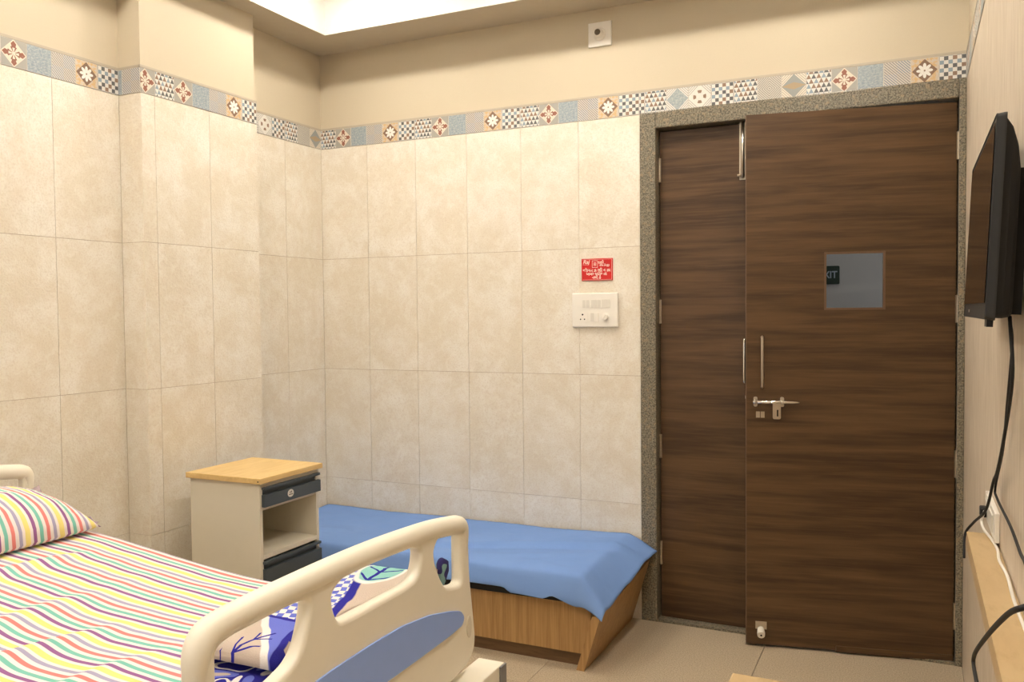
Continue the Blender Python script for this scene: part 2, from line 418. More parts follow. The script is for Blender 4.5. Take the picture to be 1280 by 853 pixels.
for a in ((-.15, WX0, -.01, ZT+.1), (WX1, XR+.15, -.01, ZT+.1), (WX0, WX1, -.01, WZ_0), (WX0, WX1, WZ_1, ZT+.1)): bx(bm, a[0], a[1], YN-.12, YN, a[2], a[3])
struct('wall_rear', 'plain cream wall opposite the door, with an added window opening', 'wall', bm, 'paint')
wn = tag(empty('fill_window_1', ((WX0+WX1)/2, YN-.06, WZ_0)), 'unseen wide window added opposite the door for fill light', 'window', kind='structure')  # window added behind the camera to let in cool fill light
hw = (WX1-WX0)/2; hh = WZ_1-WZ_0
for a in ((-hw, hw, 0, .04), (-hw, hw, hh-.04, hh), (-hw, -hw+.04, .04, hh-.04), (hw-.04, hw, .04, hh-.04), (-.02, .02, .04, hh-.04)): box('fill_window_frame', 'white', wn, a[0], a[1], -.02, .02, a[2], a[3])
for a in ((-hw+.04, -.02), (.02, hw-.04)): box('pane', 'glass', wn, a[0], a[1], -.003, .003, .04, hh-.04)
pl = bpy.data.lights.new('fill_window_portal', 'AREA'); pl.shape = 'RECTANGLE'; pl.size = 2*hw; pl.size_y = hh; pl.cycles.is_portal = True
po = link('fill_window_portal', pl, wn, (0, -.07, hh/2), (R(90), 0, 0))
# soffit with recessed tray
OX0, OX1, OY0, OY1 = .235, 2.89, -4.35, -.26
bm = bmesh.new()
for a in ((-.15, OX0, YN, .16), (OX1, XR+.15, YN, .16), (OX0, OX1, OY1, .16), (OX0, OX1, YN, OY0)):
    bx(bm, a[0], a[1], a[2], a[3], ZS, ZT)
bx(bm, -.15, XR+.15, YN, .16, ZT, ZT+.06)
ceiling = struct('ceiling', 'cream dropped ceiling border around a bright recessed tray', 'ceiling', bm, 'ceil')
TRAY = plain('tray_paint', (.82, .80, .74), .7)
bm = bmesh.new()
for a in ((OX0, OX0+.003, OY0, OY1), (OX1-.003, OX1, OY0, OY1), (OX0, OX1, OY1-.003, OY1), (OX0, OX1, OY0, OY0+.003)):
    bx(bm, a[0], a[1], a[2], a[3], ZS+.001, ZT)
bx(bm, OX0, OX1, OY0, OY1, ZT-.003, ZT)
obj('tray_lining', bm, TRAY, ceiling)

# ---- wall tiles, one object each
_cache = {}
def tile_mesh(w, h, mat, t, off=(0, 0)):
    k = (round(w, 4), round(h, 4), mat, t, off)
    if k not in _cache:
        bm = bmesh.new(); bx(bm, -w/2+off[0], w/2+off[0], 0, t, -h/2+off[1], h/2+off[1]); _cache[k] = mesh('tile', bm, mat)
    return _cache[k]
ROWS = [(ZA-.6, ZA), (ZA-1.2, ZA-.6), (ZA-1.8, ZA-1.2), (0, ZA-1.8)]
GAP = .0017
def tiles(parent, cuts, fn):
    """cuts: positions along the wall; fn(a, z) -> (location, rotation) of a tile centre on the wall face"""
    for a0, a1 in zip(cuts[:-1], cuts[1:]):
        for z0, z1 in ROWS:
            me = tile_mesh(a1-a0-GAP, z1-z0-GAP, 'tile', .004); loc, rz = fn((a0+a1)/2, (z0+z1)/2)
            link('wall_tile', me, parent, loc, (0, 0, rz))
H = math.pi/2
back_fn = lambda a, z: ((a, 0, z), 0)
left_fn = lambda a, z: ((0, a, z), H)
col_fn = lambda a, z: ((PXC, a, z), H)
side_fn = lambda a, z: ((a, YC2, z), 0)
tiles(wall_back, [0, .3, .6, .9, 1.2, 1.5, 1.80], back_fn)
tiles(wall_left, [YC1, -.6, -.3, 0], left_fn)
tiles(wall_pil, [YC2, -1.25, -.95, YC1], col_fn)
tiles(wall_pil, [0, PXC], side_fn)
c = [YC2]
while c[-1] > YN: c.append(max(YN, c[-1]-.301))
tiles(wall_left, c[::-1], left_fn)
# ---- patterned border
def border(parent, a0, a1, seq, fn, anchor='right'):
    """squares of 10 cm; anchored at one end, the last one cut"""
    def one(lo, hi, k, cl, ch):
        off = ((cl+ch)/2-(lo+hi)/2, 0)
        me = tile_mesh(ch-cl-.0008, .099, 'B'+k, .008, (round(off[0], 4), 0)); loc, rz = fn((lo+hi)/2, (ZA+ZB)/2)
        n = Matrix.Rotation(rz, 3, 'Z')@Vector((0, -.002, 0))
        link('border_tile', me, parent, Vector(loc)+n, (0, 0, rz))
    i = 0
    while True:
        if anchor == 'right': hi = a1-.1*i; lo = hi-.1
        else: lo = a0+.1*i; hi = lo+.1
        if hi <= a0+.002 or lo >= a1-.002: break
        one(lo, hi, seq[i % len(seq)], max(lo, a0), min(hi, a1)); i += 1
S6 = 'TFDHSC'
border(wall_back, 0, 1.80, S6, back_fn, 'left')
border(wall_back, XR-.6, XR, S6[::-1], back_fn, 'right')
border(wall_back, 1.80, XR-.6, 'YZTCWGTC', back_fn, 'right')
border(wall_left, YC1, 0, 'YZTCWGT', left_fn, 'right')
border(wall_pil, YC2, YC1, 'CSHDFTFD', col_fn, 'right')
border(wall_pil, 0, PXC, 'HD', side_fn, 'right')
border(wall_left, YN, YC2, S6[::-1], left_fn, 'right')
right_fn = lambda a, z: ((XR, -a, z), -H)
border(wall_right, 0, -YN, S6, right_fn, 'left')
for par, a in ((wall_back, (.0, XR, -.003, .008, ZB, ZB+.010)), (wall_left, (-.008, .003, YC1, 0, ZB, ZB+.010)), (wall_pil, (PXC-.008, PXC+.003, YC2-.003, YC1, ZB, ZB+.010)),
               (wall_pil, (0, PXC, YC2-.003, YC2+.008, ZB, ZB+.010)), (wall_left, (-.008, .003, YN, YC2, ZB, ZB+.010)), (wall_right, (XR-.003, XR+.008, YN, 0, ZB, ZB+.010))):
    box('border_trim', plain('trim_strip', (.46, .40, .31), .5), par, *a)

# ------------------------------------------------------------------ ceiling lights (the room's lamps)
def ceiling_light(x, y, lab):
    t = tag(empty('ceiling_light', (x, y, ZT-.003)), lab, 'light', 'square panel lights in the ceiling tray')
    bm = bmesh.new()
    for a in ((-.075, .075, -.075, -.06), (-.075, .075, .06, .075), (-.075, -.06, -.06, .06), (.06, .075, -.06, .06)): bx(bm, *a, -.025, 0)
    obj('frame', bm, 'white', t); box('diffuser', 'lamp', t, -.06, .06, -.06, .06, -.022, -.004)
LL = 'square white panel light inside the recessed ceiling tray'
for x, y in ((.58, -.68), (1.56, -.68), (2.54, -.68), (.58, -1.75), (2.54, -1.75), (.58, -2.85), (2.54, -2.85), (.58, -3.9), (1.56, -3.9), (2.54, -3.9)):
    ceiling_light(x, y, LL)

# ------------------------------------------------------------------ door frame, door leaves
FT = 2.270
bm = bmesh.new()
bx(bm, 1.80, 1.874, -.006, .155, 0, 2.346, bev=.006)
bx(bm, 1.8741, 3.100, -.006, .155, FT, 2.346, bev=.006)
bx(bm, 3.1001, XR-.0005, -.006, .155, 0, 2.346, bev=.004)
trim = struct('trim_1', 'speckled grey-green granite frame around the double door', 'door frame', bm, 'granite')
box('threshold', 'granite', trim, 1.874, 3.10, .0, .155, -.009, .010)
bm = bmesh.new(); bx(bm, 1.874, 1.886, .094, .155, .01, FT); bx(bm, 3.088, 3.10, .085, .155, .01, FT); bx(bm, 1.886, 3.088, .094, .155, FT-.012, FT)
obj('door_rebate', bm, 'granite', trim)
def hinge(parent, x, z, side, y=-.004, h=.11):
    g_ = obj('hinge', (lambda b: (tube_bm(b, [(x, y, z-h/2), (x, y, z+h/2)], .0045, 8), bx(b, min(x, x+side*.007), max(x, x+side*.007), y, y+.004, z-h/2, z+h/2), b)[-1])(bmesh.new()), 'brass', parent, smooth=False)
    for k in (-.018, .018):
        tube('knuckle_ring', 'steel', g_, [(x, y, z+k-.001), (x, y, z+k+.001)], .0052, 8)
# narrow fixed leaf
dl = empty('door_1', (1.878, .052, .012)); tag(dl, 'narrow left leaf of the dark walnut double door', 'door', kind='structure')
box('leaf', 'walnut', dl, 0.002, .418, 0, .036, 0, FT-.020)
box('edge_strip', 'walnut_edge', dl, .4182, .422, 0, .036, 0, FT-.020)
for z in (2.075, 1.425, .80, .30): hinge(dl, .000, z, 1)
def pull(parent, x, z0, z1, y0, mat):
    tube('pull_handle', mat, parent, spline([(x, y0, z0), (x, y0-.020, z0+.003), (x, y0-.032, z0+.016), (x, y0-.034, (z0+z1)/2), (x, y0-.032, z1-.016), (x, y0-.020, z1-.003), (x, y0, z1)], 6), .0062, 10)
pull(dl, .388, 1.105, 1.305, 0, 'chrome')
# tower bolt at the head of the narrow leaf
tb = box('tower_bolt', 'brass', dl, .362, .400, -.004, 0, 2.005, 2.255)
bm = bmesh.new(); tube_bm(bm, [(.378, -.012, 2.012), (.378, -.012, 2.256)], .0075, 10); obj('bolt_rod', bm, 'steel', tb, smooth=True)
bm = bmesh.new(); bx(bm, .388, .396, -.014, -.004, 2.005, 2.255); bx(bm, .364, .369, -.010, -.004, 2.005, 2.255); obj('bolt_guide', bm, 'brass', tb)
tube('bolt_knob', 'brass', tb, [(.378, -.012, 2.022), (.356, -.020, 2.022)], .006, 8)
# catch plate and cylinder rose on the narrow leaf
cp = plate('catch_plate', 'brass', dl, [round_poly([(-.011, -.026), (.011, -.026), (.011, .026), (-.011, .026)], .010)], .0015, .0008, face_y(.399, -.0016, 1.034))
box('catch_bridge', 'steel', cp, .388, .410, -.010, -.002, 1.034, 1.048)
for dz in (-.017, .019): lathe('screw', 'dark', cp, [(.0025, 0), (.0025, -.0008)], loc=(.399, -.0032, 1.034+dz), seg=8)
cr = plate('cylinder_rose', 'steel', dl, [round_poly([(-.012, -.034), (.010, -.034), (.013, 0), (.010, .034), (-.012, .034)], .011)], .004, .002, face_y(.408, -.0042, .960))
lathe('keyhole', 'dark', cr, [(.0065, 0), (.0065, -.001)], loc=(.410, -.0082, .958), seg=12)
# wide leaf standing ajar
ANG = math.atan2(.155, .80)
dr = empty('door_2', (3.098, .030, .012), (0, 0, ANG)); tag(dr, 'wide right leaf of the walnut double door, slightly ajar, with square pane', 'door', kind='structure')
LZ = FT-.022
W0, W1, WZ0, WZ1 = -.502, -.266, 1.437-.012, 1.677-.012
bm = bmesh.new()
cx_ = [-.812, W0, W1, -.004]; cz_ = [0, WZ0, WZ1, LZ]
vs = {}
def gv(i, j, k):
    if (i, j, k) not in vs: vs[(i, j, k)] = bm.verts.new((cx_[i], (0, .036)[k], cz_[j]))
    return vs[(i, j, k)]
for i in range(3):
    for j in range(3):
        if (i, j) == (1, 1): continue
        for k in (0, 1): bm.faces.new([gv(i, j, k), gv(i+1, j, k), gv(i+1, j+1, k), gv(i, j+1, k)])
def qd(a, b): bm.faces.new([gv(*a, 0), gv(*b, 0), gv(*b, 1), gv(*a, 1)])
for i in range(3): qd((i, 0), (i+1, 0)); qd((i, 3), (i+1, 3)); qd((0, i), (0, i+1)); qd((3, i), (3, i+1))
qd((1, 1), (2, 1)); qd((1, 2), (2, 2)); qd((1, 1), (1, 2)); qd((2, 1), (2, 2))
obj('leaf', bm, 'walnut', dr)
box('edge_strip', 'walnut_edge', dr, -.816, -.8121, 0, .036, 0, LZ)
bm = bmesh.new()
for a in ((W0, W1, WZ0, WZ0+.009), (W0, W1, WZ1-.009, WZ1), (W0, W0+.009, WZ0+.009, WZ1-.009), (W1-.009, W1, WZ0+.009, WZ1-.009)): bx(bm, a[0], a[1], .001, .012, a[2], a[3])
obj('glazing_bead', bm, 'walnut_edge', dr)
box('pane', 'glass', dr, W0+.003, W1-.003, .0145, .0185, WZ0+.003, WZ1-.003)
for z in (2.075, 1.425, .80, .18): hinge(dr, .0015, z, -1)
pull(dr, -.749, 1.102, 1.314, 0, 'brass')
# sliding latch
lt = empty('x'); bpy.data.objects.remove(lt)
sl = tube('sliding_latch', 'chrome', dr, [(-.786, -.016, 1.040), (-.700, -.016, 1.040), (-.655, -.016, 1.040), (-.600, -.016, 1.040)], [.0078, .0078, .0070, .0055], 12)
for x in (-.776, -.668):
    lp = plate('latch_lug', 'steel', sl, [round_poly([(-.008, -.021), (.008, -.021), (.008, .021), (-.008, .021)], .0078)], .0015, .0006, face_y(x, -.0017, 1.040))
    tube('ring', 'steel', sl, [(x-.005, -.014, 1.040), (x+.005, -.014, 1.040)], .0105, 12)
hp = plate('hasp_plate', 'steel', sl, [round_poly([(-.0165, -.072), (.0165, -.072), (.0165, 0), (-.0165, 0)], .008)], .0025, .001, face_y(-.690, -.013, 1.040))
box('hasp_slot', 'dark', sl, -.690, -.684, -.0165, -.0156, .980, 1.008)
for x in (-.766, -.747): box('striker_plate', 'brass', dr, x-.008, x+.008, -.002, 0, .972, .998)
# door stop
dsx = -.754
ds = box('door_stop', 'steel', dr, dsx-.022, dsx+.024, -.004, 0, .066, .098)
bm = bmesh.new(); tube_bm(bm, [(dsx, -.004, .066), (dsx, -.030, .057), (dsx, -.042, .053)], [.014, .0165, .0155], 18); obj('buffer', bm, 'rubber', ds, smooth=False)
lathe('screw', 'dark', ds, [(.004, 0), (.004, -.001)], loc=(dsx, -.0425, .0527), seg=10)
box('door_sweep', 'walnut', dr, -.452, -.006, -.009, -.0005, -.004, .020)

# ------------------------------------------------------------------ corridor beyond the door
bm = bmesh.new(); bx(bm, .5, 4.2, 1.40, 1.5, -.01, ZS)
struct('wall_corridor', 'blue-grey corridor wall seen through the door pane', 'wall', bm, 'corridor')
bm = bmesh.new(); bx(bm, .5, 4.2, .16, 1.4, ZS-.02, ZS)
struct('ceiling_corridor', 'corridor ceiling beyond the door', 'ceiling', bm, 'ceil')
bm = bmesh.new(); bx(bm, .4, .5, .16, 1.5, -.01, ZS); struct('wall_corridor_left', 'corridor end wall beyond the door', 'wall', bm, 'corridor')
bm = bmesh.new(); bx(bm, 4.2, 4.3, .16, 1.5, -.01, ZS); struct('wall_corridor_right', 'far corridor end wall beyond the door', 'wall', bm, 'corridor')
t = tag(empty('corridor_fill_light', (2.5, .75, ZS-.02)), 'unseen small panel light added to brighten the corridor behind the door', 'light')  # added out of view so the corridor wall reads through the pane
box('diffuser', 'cfill', t, -.15, .15, -.15, .15, -.02, -.004); box('frame', 'white', t, -.16, .16, -.16, .16, -.004, 0)
es = tag(empty('exit_sign', (2.428, 1.392, 1.636)), 'dark green EXIT sign on the corridor wall seen through the pane', 'sign')
plate('board', 'exit_green', es, [round_poly([(-.13, -.052), (.13, -.052), (.13, .052), (-.13, .052)], .008)], .006, .0015, face_y())
text('lettering', 'EXIT', .056, 'exit_print', es, face_y(.118, -.0066, .000)@Matrix.Diagonal((.86, 1, 1, 1)), align='RIGHT', bold=.0012)

# ------------------------------------------------------------------ things on the back wall
sp = empty('switch_board', (1.581, 0, 1.447)); tag(sp, 'white modular switch and socket board beside the door frame', 'switch board')
plate('cover_plate', 'white', sp, [round_poly([(-.114, -.081), (.114, -.081), (.114, .081), (-.114, .081)], .006)], .007, .005, face_y(0, -.007, 0))
for i, x in enumerate((-.052, -.034, -.009, .007, .023)):
    box('switch', 'white2', sp, x-.0075, x+.0075, -.0165, -.0135, .012, .048, bev=.001)
box('blank_module', 'white2', sp, .036, .078, -.0165, -.0135, .010, .050, bev=.001)
so = plate('socket', 'white', sp, [round_poly([(-.082, -.056), (-.034, -.056), (-.034, -.010), (-.082, -.010)], .003)], .001, .0004, face_y(0, -.0146, 0))
for x, z, r_ in ((-.060, -.021, .0042), (-.070, -.043, .0032), (-.050, -.043, .0032)): lathe('pin_hole', 'dark', so, [(r_, 0), (r_, -.0006)], loc=(x, -.0157, z), seg=10)
box('switch', 'white2', sp, -.020, -.003, -.0165, -.0135, -.052, -.014, bev=.001)
box('switch', 'white', sp, -.002, .020, -.019, -.0135, -.056, -.014, bev=.001)
kn = lathe('regulator_dial', 'white', sp, [(.020, 0), (.020, -.003), (.015, -.005), (.014, -.018), (.012, -.020)], loc=(.055, -.0135, -.034), seg=24)
box('pointer', 'white2', kn, -.003, .003, -.0225, -.0195, -.013, .013, rot=(0, R(35), 0))
rs = empty('notice_plate', (1.591, 0, 1.638)); tag(rs, 'small red notice plate with white lettering above the switch board', 'sign')
plate('board', 'red', rs, [round_poly([(-.077, -.052), (.077, -.052), (.077, .052), (-.077, .052)], .002)], .003, .001, face_y(0, -.003, 0))
bm = bmesh.new()
for a in ((-.073, .073, .0472, .0482), (-.073, .073, -.0482, -.0472), (.0722, .0732, -.0472, .0472)): bx(bm, a[0], a[1], -.0066, -.006, a[2], a[3])
obj('border_line', bm, 'print', rs)
text('lettering', 'Raj', .026, 'print', rs, face_y(-.054, -.0064, .036), shear=.25, bold=.0004)
box('underline', 'print', rs, -.070, -.040, -.0066, -.006, .0225, .0235)
bm = bmesh.new()
for a in ((-.024, .004, .040, .042), (-.024, .004, .009, .011), (-.024, -.0225, .011, .040), (.0025, .004, .011, .040), (-.016, -.004, .031, .033), (-.016, -.004, .018, .020), (-.016, -.014, .020, .031), (-.006, -.004, .020, .031), (-.012, -.008, .023, .028)):
    bx(bm, a[0], a[1], -.0066, -.006, a[2], a[3])
obj('emblem', bm, 'print', rs)
text('lettering', 'દર્દી', .017, 'print', rs, face_y(.020, -.0064, .033), bold=.0004)
text('lettering', 'સેવા કેન્દ્ર', .013, 'print', rs, face_y(.037, -.0064, .019), bold=.0003)
for body, z in (('જી/ન-ા ઝ ર્દી ન ઝા', -.004), ('ખબર અંતર તા', -.021), ('નથી કે', -.038)):
    text('lettering', body, .0195, 'print', rs, face_y(-.002, -.0064, z), bold=.0006)
np_ = empty('nozzle_plate', (1.611, .006, 2.732)); tag(np_, 'square white wall plate with a round nozzle high above the tiles', 'wall plate')
plate('cover_plate', 'white', np_, [round_poly([(-.057, -.056), (.057, -.056), (.057, .056), (-.057, .056)], .003)], .005, .003, face_y(0, -.005, 0))
nz = lathe('nozzle', 'white', np_, [(.030, 0), (.029, -.004), (.022, -.009), (.017, -.030), (.012, -.036)], loc=(0, -.010, 0), rot=(0, 0, 0), seg=24)
lathe('nozzle_core', plain('dark_bronze', (.10, .075, .045), .4, .5), nz, [(.0150, .002), (.0125, -.004), (.004, -.005)], loc=(0, -.034, 0), seg=16)

# ------------------------------------------------------------------ attendant bench, mattress, blue sheet
bt = empty('bench', (.9, -.33, 0)); tag(bt, 'low oak veneer bench with flared end along the far wall', 'bench')
def L(a): return (a[0]-.9, a[1]-.9, a[2]+.33, a[3]+.33, a[4], a[5])
BT = .292
box('front_panel', 'oak', bt, *L((.06, 1.772, -.620, -.602, .055, .262)))
box('kick_board', 'oak_dark', bt, *L((.06, 1.735, -.606, -.592, 0, .055)))
box('top_board', 'black_matt', bt, *L((.035, 1.790, -.642, -.012, .266, BT)))
def slant(name, xb, k_, y0, y1, z1, z2, th, mat):
    bm = bmesh.new()
    v = [bm.verts.new(q) for q in ((xb, y0, 0), (xb+th, y0, 0), (xb+th, y1, 0), (xb, y1, 0), (xb+k_*z1, y0, z1), (xb+k_*z1+th, y0, z1), (xb+k_*z2+th, y1, z2), (xb+k_*z2, y1, z2))]
    for f in ((3, 2, 1, 0), (4, 5, 6, 7), (0, 1, 5, 4), (1, 2, 6, 5), (2, 3, 7, 6), (3, 0, 4, 7)): bm.faces.new([v[i] for i in f])
    return obj(name, bm, mat, bt, (-.9, .33, 0))
slant('end_panel', 1.722, .30, -.655, -.012, .228, .292, .034, 'oak')
slant('end_panel', .030, 0, -.655, -.012, .265, .265, .028, 'oak')
bm = bmesh.new(); bx(bm, .03, 1.730, -.640, -.015, BT, .376, bev=.025)
tag(obj('bench_mattress', bm, 'mattress', smooth=False), 'thin foam mattress on the oak bench under the blue sheet', 'mattress')
def surf(name, mat, nx, ny, fn, uvfn=None, thick=.004, parent=None, sub=0):
    bm = bmesh.new(); uvl = bm.loops.layers.uv.new('UVMap'); g = [[bm.verts.new(fn(i/nx, j/ny)) for j in range(ny+1)] for i in range(nx+1)]
    for i in range(nx):
        for j in range(ny):
            f = bm.faces.new((g[i][j], g[i+1][j], g[i+1][j+1], g[i][j+1]))
            if uvfn:
                for lp, (a, b) in zip(f.loops, ((i, j), (i+1, j), (i+1, j+1), (i, j+1))): lp[uvl].uv = uvfn(a/nx, b/ny)
    me = bpy.data.meshes.new(name); bm.to_mesh(me); bm.free(); me.materials.append(MAT[mat])
    for p in me.polygons: p.use_smooth = True
    o = link(name, me, parent)
    if thick:
        m = o.modifiers.new('thickness', 'SOLIDIFY'); m.thickness = thick; m.offset = -1
    return o
def sm(a, b, x):
    t = max(0, min(1, (x-a)/(b-a))); return t*t*(3-2*t)
def ridge(x, y, x0, y0, x1, y1, w, h):
    d = Vector((x1-x0, y1-y0)); Ln = d.length; d /= Ln; e = Vector((x-x0, y-y0)); a = e.dot(d)/Ln; b = e.x*d.y-e.y*d.x
    return h*math.exp(-(b/w)**2)*sm(-.15, .1, a)*sm(1.15, .9, a)
SX, SY = 1.735, .640
def blue_fn(u, v):
    s = .022+u*(SX+.185-.022); t = .012+v*(SY+.105-.012)
    a = max(0, s-SX); b = max(0, t-SY)
    k = t/(SY+.1)                                   # 0 wall, 1 front
    z = .386; x = min(s, SX); y = -min(t, SY)
    # sag and wrinkles
    wob = mnoise.noise(Vector((s*3, t*5, .3)))*.007+mnoise.noise(Vector((s*7+t*4, t*13, 3)))*.004+mnoise.noise(Vector((s*16, t*26, 8)))*.0022
    z += .010*sm(1.2, 1.7, s)*sm(.6, .1, t)
    z += ridge(s, t, .98, .50, 1.80, .20, .024, .020)-ridge(s, t, .98, .545, 1.80, .245, .02, .006)+ridge(s, t, 1.15, .60, 1.70, .40, .04, .007)+ridge(s, t, 1.45, .62, 1.80, .25, .02, .006)
    z += ridge(s, t, .1, .45, 1.0, .55, .05, .006)
    # over the right end: sweeps out, hangs lower at the front
    f = a/.185
    if a > 0:
        x += f*(.142-.042*k); z -= (.064+.088*k**1.4)*f**1.2+.004*f*math.sin(t*24)
    lip = sm(SY-.05, SY, t); z -= .008*lip*(1-f)
    if b > 0:
        q = b/.105; drop = .080+.020*sm(1.40, 1.44, s)*sm(1.63, 1.58, s)+.034*sm(1.60, 1.735, s)+.004*math.sin(s*8)
        drop = drop*(1-f)+.022*f
        z -= drop*(1-(1-q)**1.6); y -= .024*math.sin(min(1, q*1.2)*1.57)+.006*q*math.sin(s*13)*sm(1.2, 1.6, s)
    # hem fold along the far right border
    return (x, y, z+wob*(1-.5*min(1, b*10)))
tag(surf('blue_sheet', 'blue', 130, 60, blue_fn, thick=.0035), 'plain blue cotton sheet draped over the bench mattress', 'sheet')

# ------------------------------------------------------------------ bedside cabinet
cb = empty('bedside_cabinet', (.455, -1.067, 0)); tag(cb, 'cream steel bedside cabinet with wood top and slate drawers', 'cabinet')
X0, X1, Y0, Y1, CH = .275-.455, .635-.455, -1.250+1.067, -.886+1.067, .780
s_ = .016
bm = bmesh.new()
bx(bm, X0, X1, Y0, Y0+s_, .06, CH); bx(bm, X0, X1, Y1-s_, Y1, .06, CH); bx(bm, X0, X0+s_, Y0+s_, Y1-s_, .06, CH)
bx(bm, X0+s_, X1, Y0+s_, Y1-s_, CH-.018, CH); bx(bm, X0+s_, X1-.002, Y0+s_, Y1-s_, .672, .682)
bx(bm, X0+s_, X1-.002, Y0+s_, Y1-s_, .06, .075)
obj('body', bm, 'cab', cb)
box('top', 'beech', cb, X0-.012, X1+.016, Y0-.014, Y1+.012, CH+.0005, CH+.023, bev=.003)
box('shelf', 'cab', cb, X0+s_, X1+.001, Y0+s_, Y1-s_, .478, .496)
def drawer(z0, z1, name='drawer', push=0.0):
    bm = bmesh.new()
    ya, yb = Y0+.012, Y1-.004
    bx(bm, X1-.003, X1+.016+push, ya, yb, z0, z1-.030); bx(bm, X1-.003, X1+.014+push, ya, yb, z1-.010, z1)
    bx(bm, X1-.018, X1-.003, ya+.006, yb-.014, z0+.004, z1-.002)
    return obj(name, bm, 'slate', cb)
d1 = drawer(.686, .764)
d2 = drawer(.085, .470, 'cupboard_door')
st = plate('sticker', 'sticker', d1, [[(.0185*math.cos(a*math.pi/14), .0155*math.sin(a*math.pi/14)) for a in range(28)]], .0006, .0002, face_x(X1+.0166, Y0+.165, .714))
bm = bmesh.new()
for y, z, a in ((-.004, .005, 1), (.004, .006, 1)): bx(bm, X1+.0172, X1+.0178, Y0+.165+y-.0022, Y0+.165+y+.0022, .714+z-.004, .714+z+.003)
for k in range(6): bx(bm, X1+.0172, X1+.0178, Y0+.165-.012+k*.0042, Y0+.165-.009+k*.0042, .7075, .7115)
obj('sticker_mark', bm, 'ink', d1)
for x in (X0+.03, X1-.03):
    for y in (Y0+.03, Y1-.03):
        bm = bmesh.new(); tube_bm(bm, [(x, y, 0), (x, y, .062)], .013, 10); obj('foot', bm, 'black', cb)
lathe('screw', 'dark', cb, [(.003, 0), (.003, -.001)], loc=(X1+.006, Y0-.014, CH+.011), seg=8)

# ------------------------------------------------------------------ hospital bed
BY = -2.305
bed = empty('hospital_bed', (1.0, BY, 0)); tag(bed, 'hospital bed with ivory moulded end boards and blue inset', 'bed')
def end_board(name, x, dz, dy=0, thick=.018):
    outer = [(-2.800, .52), (-2.806, .60), (-2.794, .86), (-2.782, .892), (-2.755, .910), (-2.69, .920), (-2.55, .924), (-2.40, .926), (-2.23, .924), (-2.03, .914), (-1.90, .900), (-1.850, .892),
             (-1.832, .872), (-1.826, .74), (-1.806, .62), (-1.797, .565), (-1.803, .530), (-1.835, .502), (-1.92, .488), (-2.66, .488), (-2.76, .498)]
    h1 = [(-2.745, .745), (-2.745, .872), (-2.700, .880), (-2.55, .884), (-2.492, .880), (-2.500, .840), (-2.520, .792), (-2.545, .768), (-2.60, .752), (-2.70, .742)]
    h2 = [(-2.424, .868), (-2.420, .836), (-2.403, .802), (-2.350, .800), (-2.150, .800), (-2.096, .806), (-2.078, .838), (-2.074, .870), (-2.110, .884), (-2.25, .890), (-2.39, .888)]
    h3 = [(-2.014, .850), (-2.006, .815), (-1.980, .770), (-1.955, .742), (-1.900, .730), (-1.872, .730), (-1.872, .862), (-1.990, .876)]
    ins = [(-2.735, .640), (-2.715, .668), (-2.65, .690), (-2.55, .706), (-2.44, .715), (-2.30, .718), (-2.17, .716), (-2.044, .701), (-1.937, .676), (-1.886, .660), (-1.868, .638), (-1.880, .620), (-1.938, .615), (-2.10, .612), (-2.60, .610), (-2.715, .617)]
    f = lambda pts, r_: [(p.x-BY+dy, p.y+dz) for p in round_poly(pts, r_)]
    mw = face_x(x-1.0, 0, 0)
    b = plate(name, 'ivory', bed, [f(outer, .03), f(h1, .018), f(h2, .018), f(h3, .014)], thick, .010, mw, smooth=True)
    path = [(-2.776, .60), (-2.777, .80), (-2.774, .862), (-2.755, .895), (-2.715, .904), (-2.64, .908), (-2.54, .911), (-2.40, .913), (-2.23, .911), (-2.03, .901), (-1.92, .889), (-1.870, .881), (-1.850, .864), (-1.846, .81), (-1.842, .70)]
    pts = spline([(x-1.0, p[0]-BY+dy, p[1]+dz) for p in path], 5); n = len(pts)
    rr = [.0255*(.55+.45*sm(0, .18, i/n))*(.62+.38*sm(1.0, .80, i/n)) for i in range(n)]
    bm = bmesh.new(); tube_bm(bm, pts, rr, 16); obj('grip_rail', bm, 'ivory', b, smooth=True)
    for s in (1, -1):
        plate('inset', 'inset', b, [f(ins, .015)], .003, .001, face_x(x-1.0+s*(thick+.0015), 0, 0))
    # oval finger recess
    pp = [(.013*math.cos(a*math.pi/10)-1.838-BY+dy, .030*math.sin(a*math.pi/10)+.602+dz) for a in range(20)]
    plate('recess_cap', 'cab', b, [pp], .003, .002, face_x(x-1.0+thick, 0, 0))
    return b
end_board('footboard', 1.852, 0)
end_board('headboard', .118, .018)
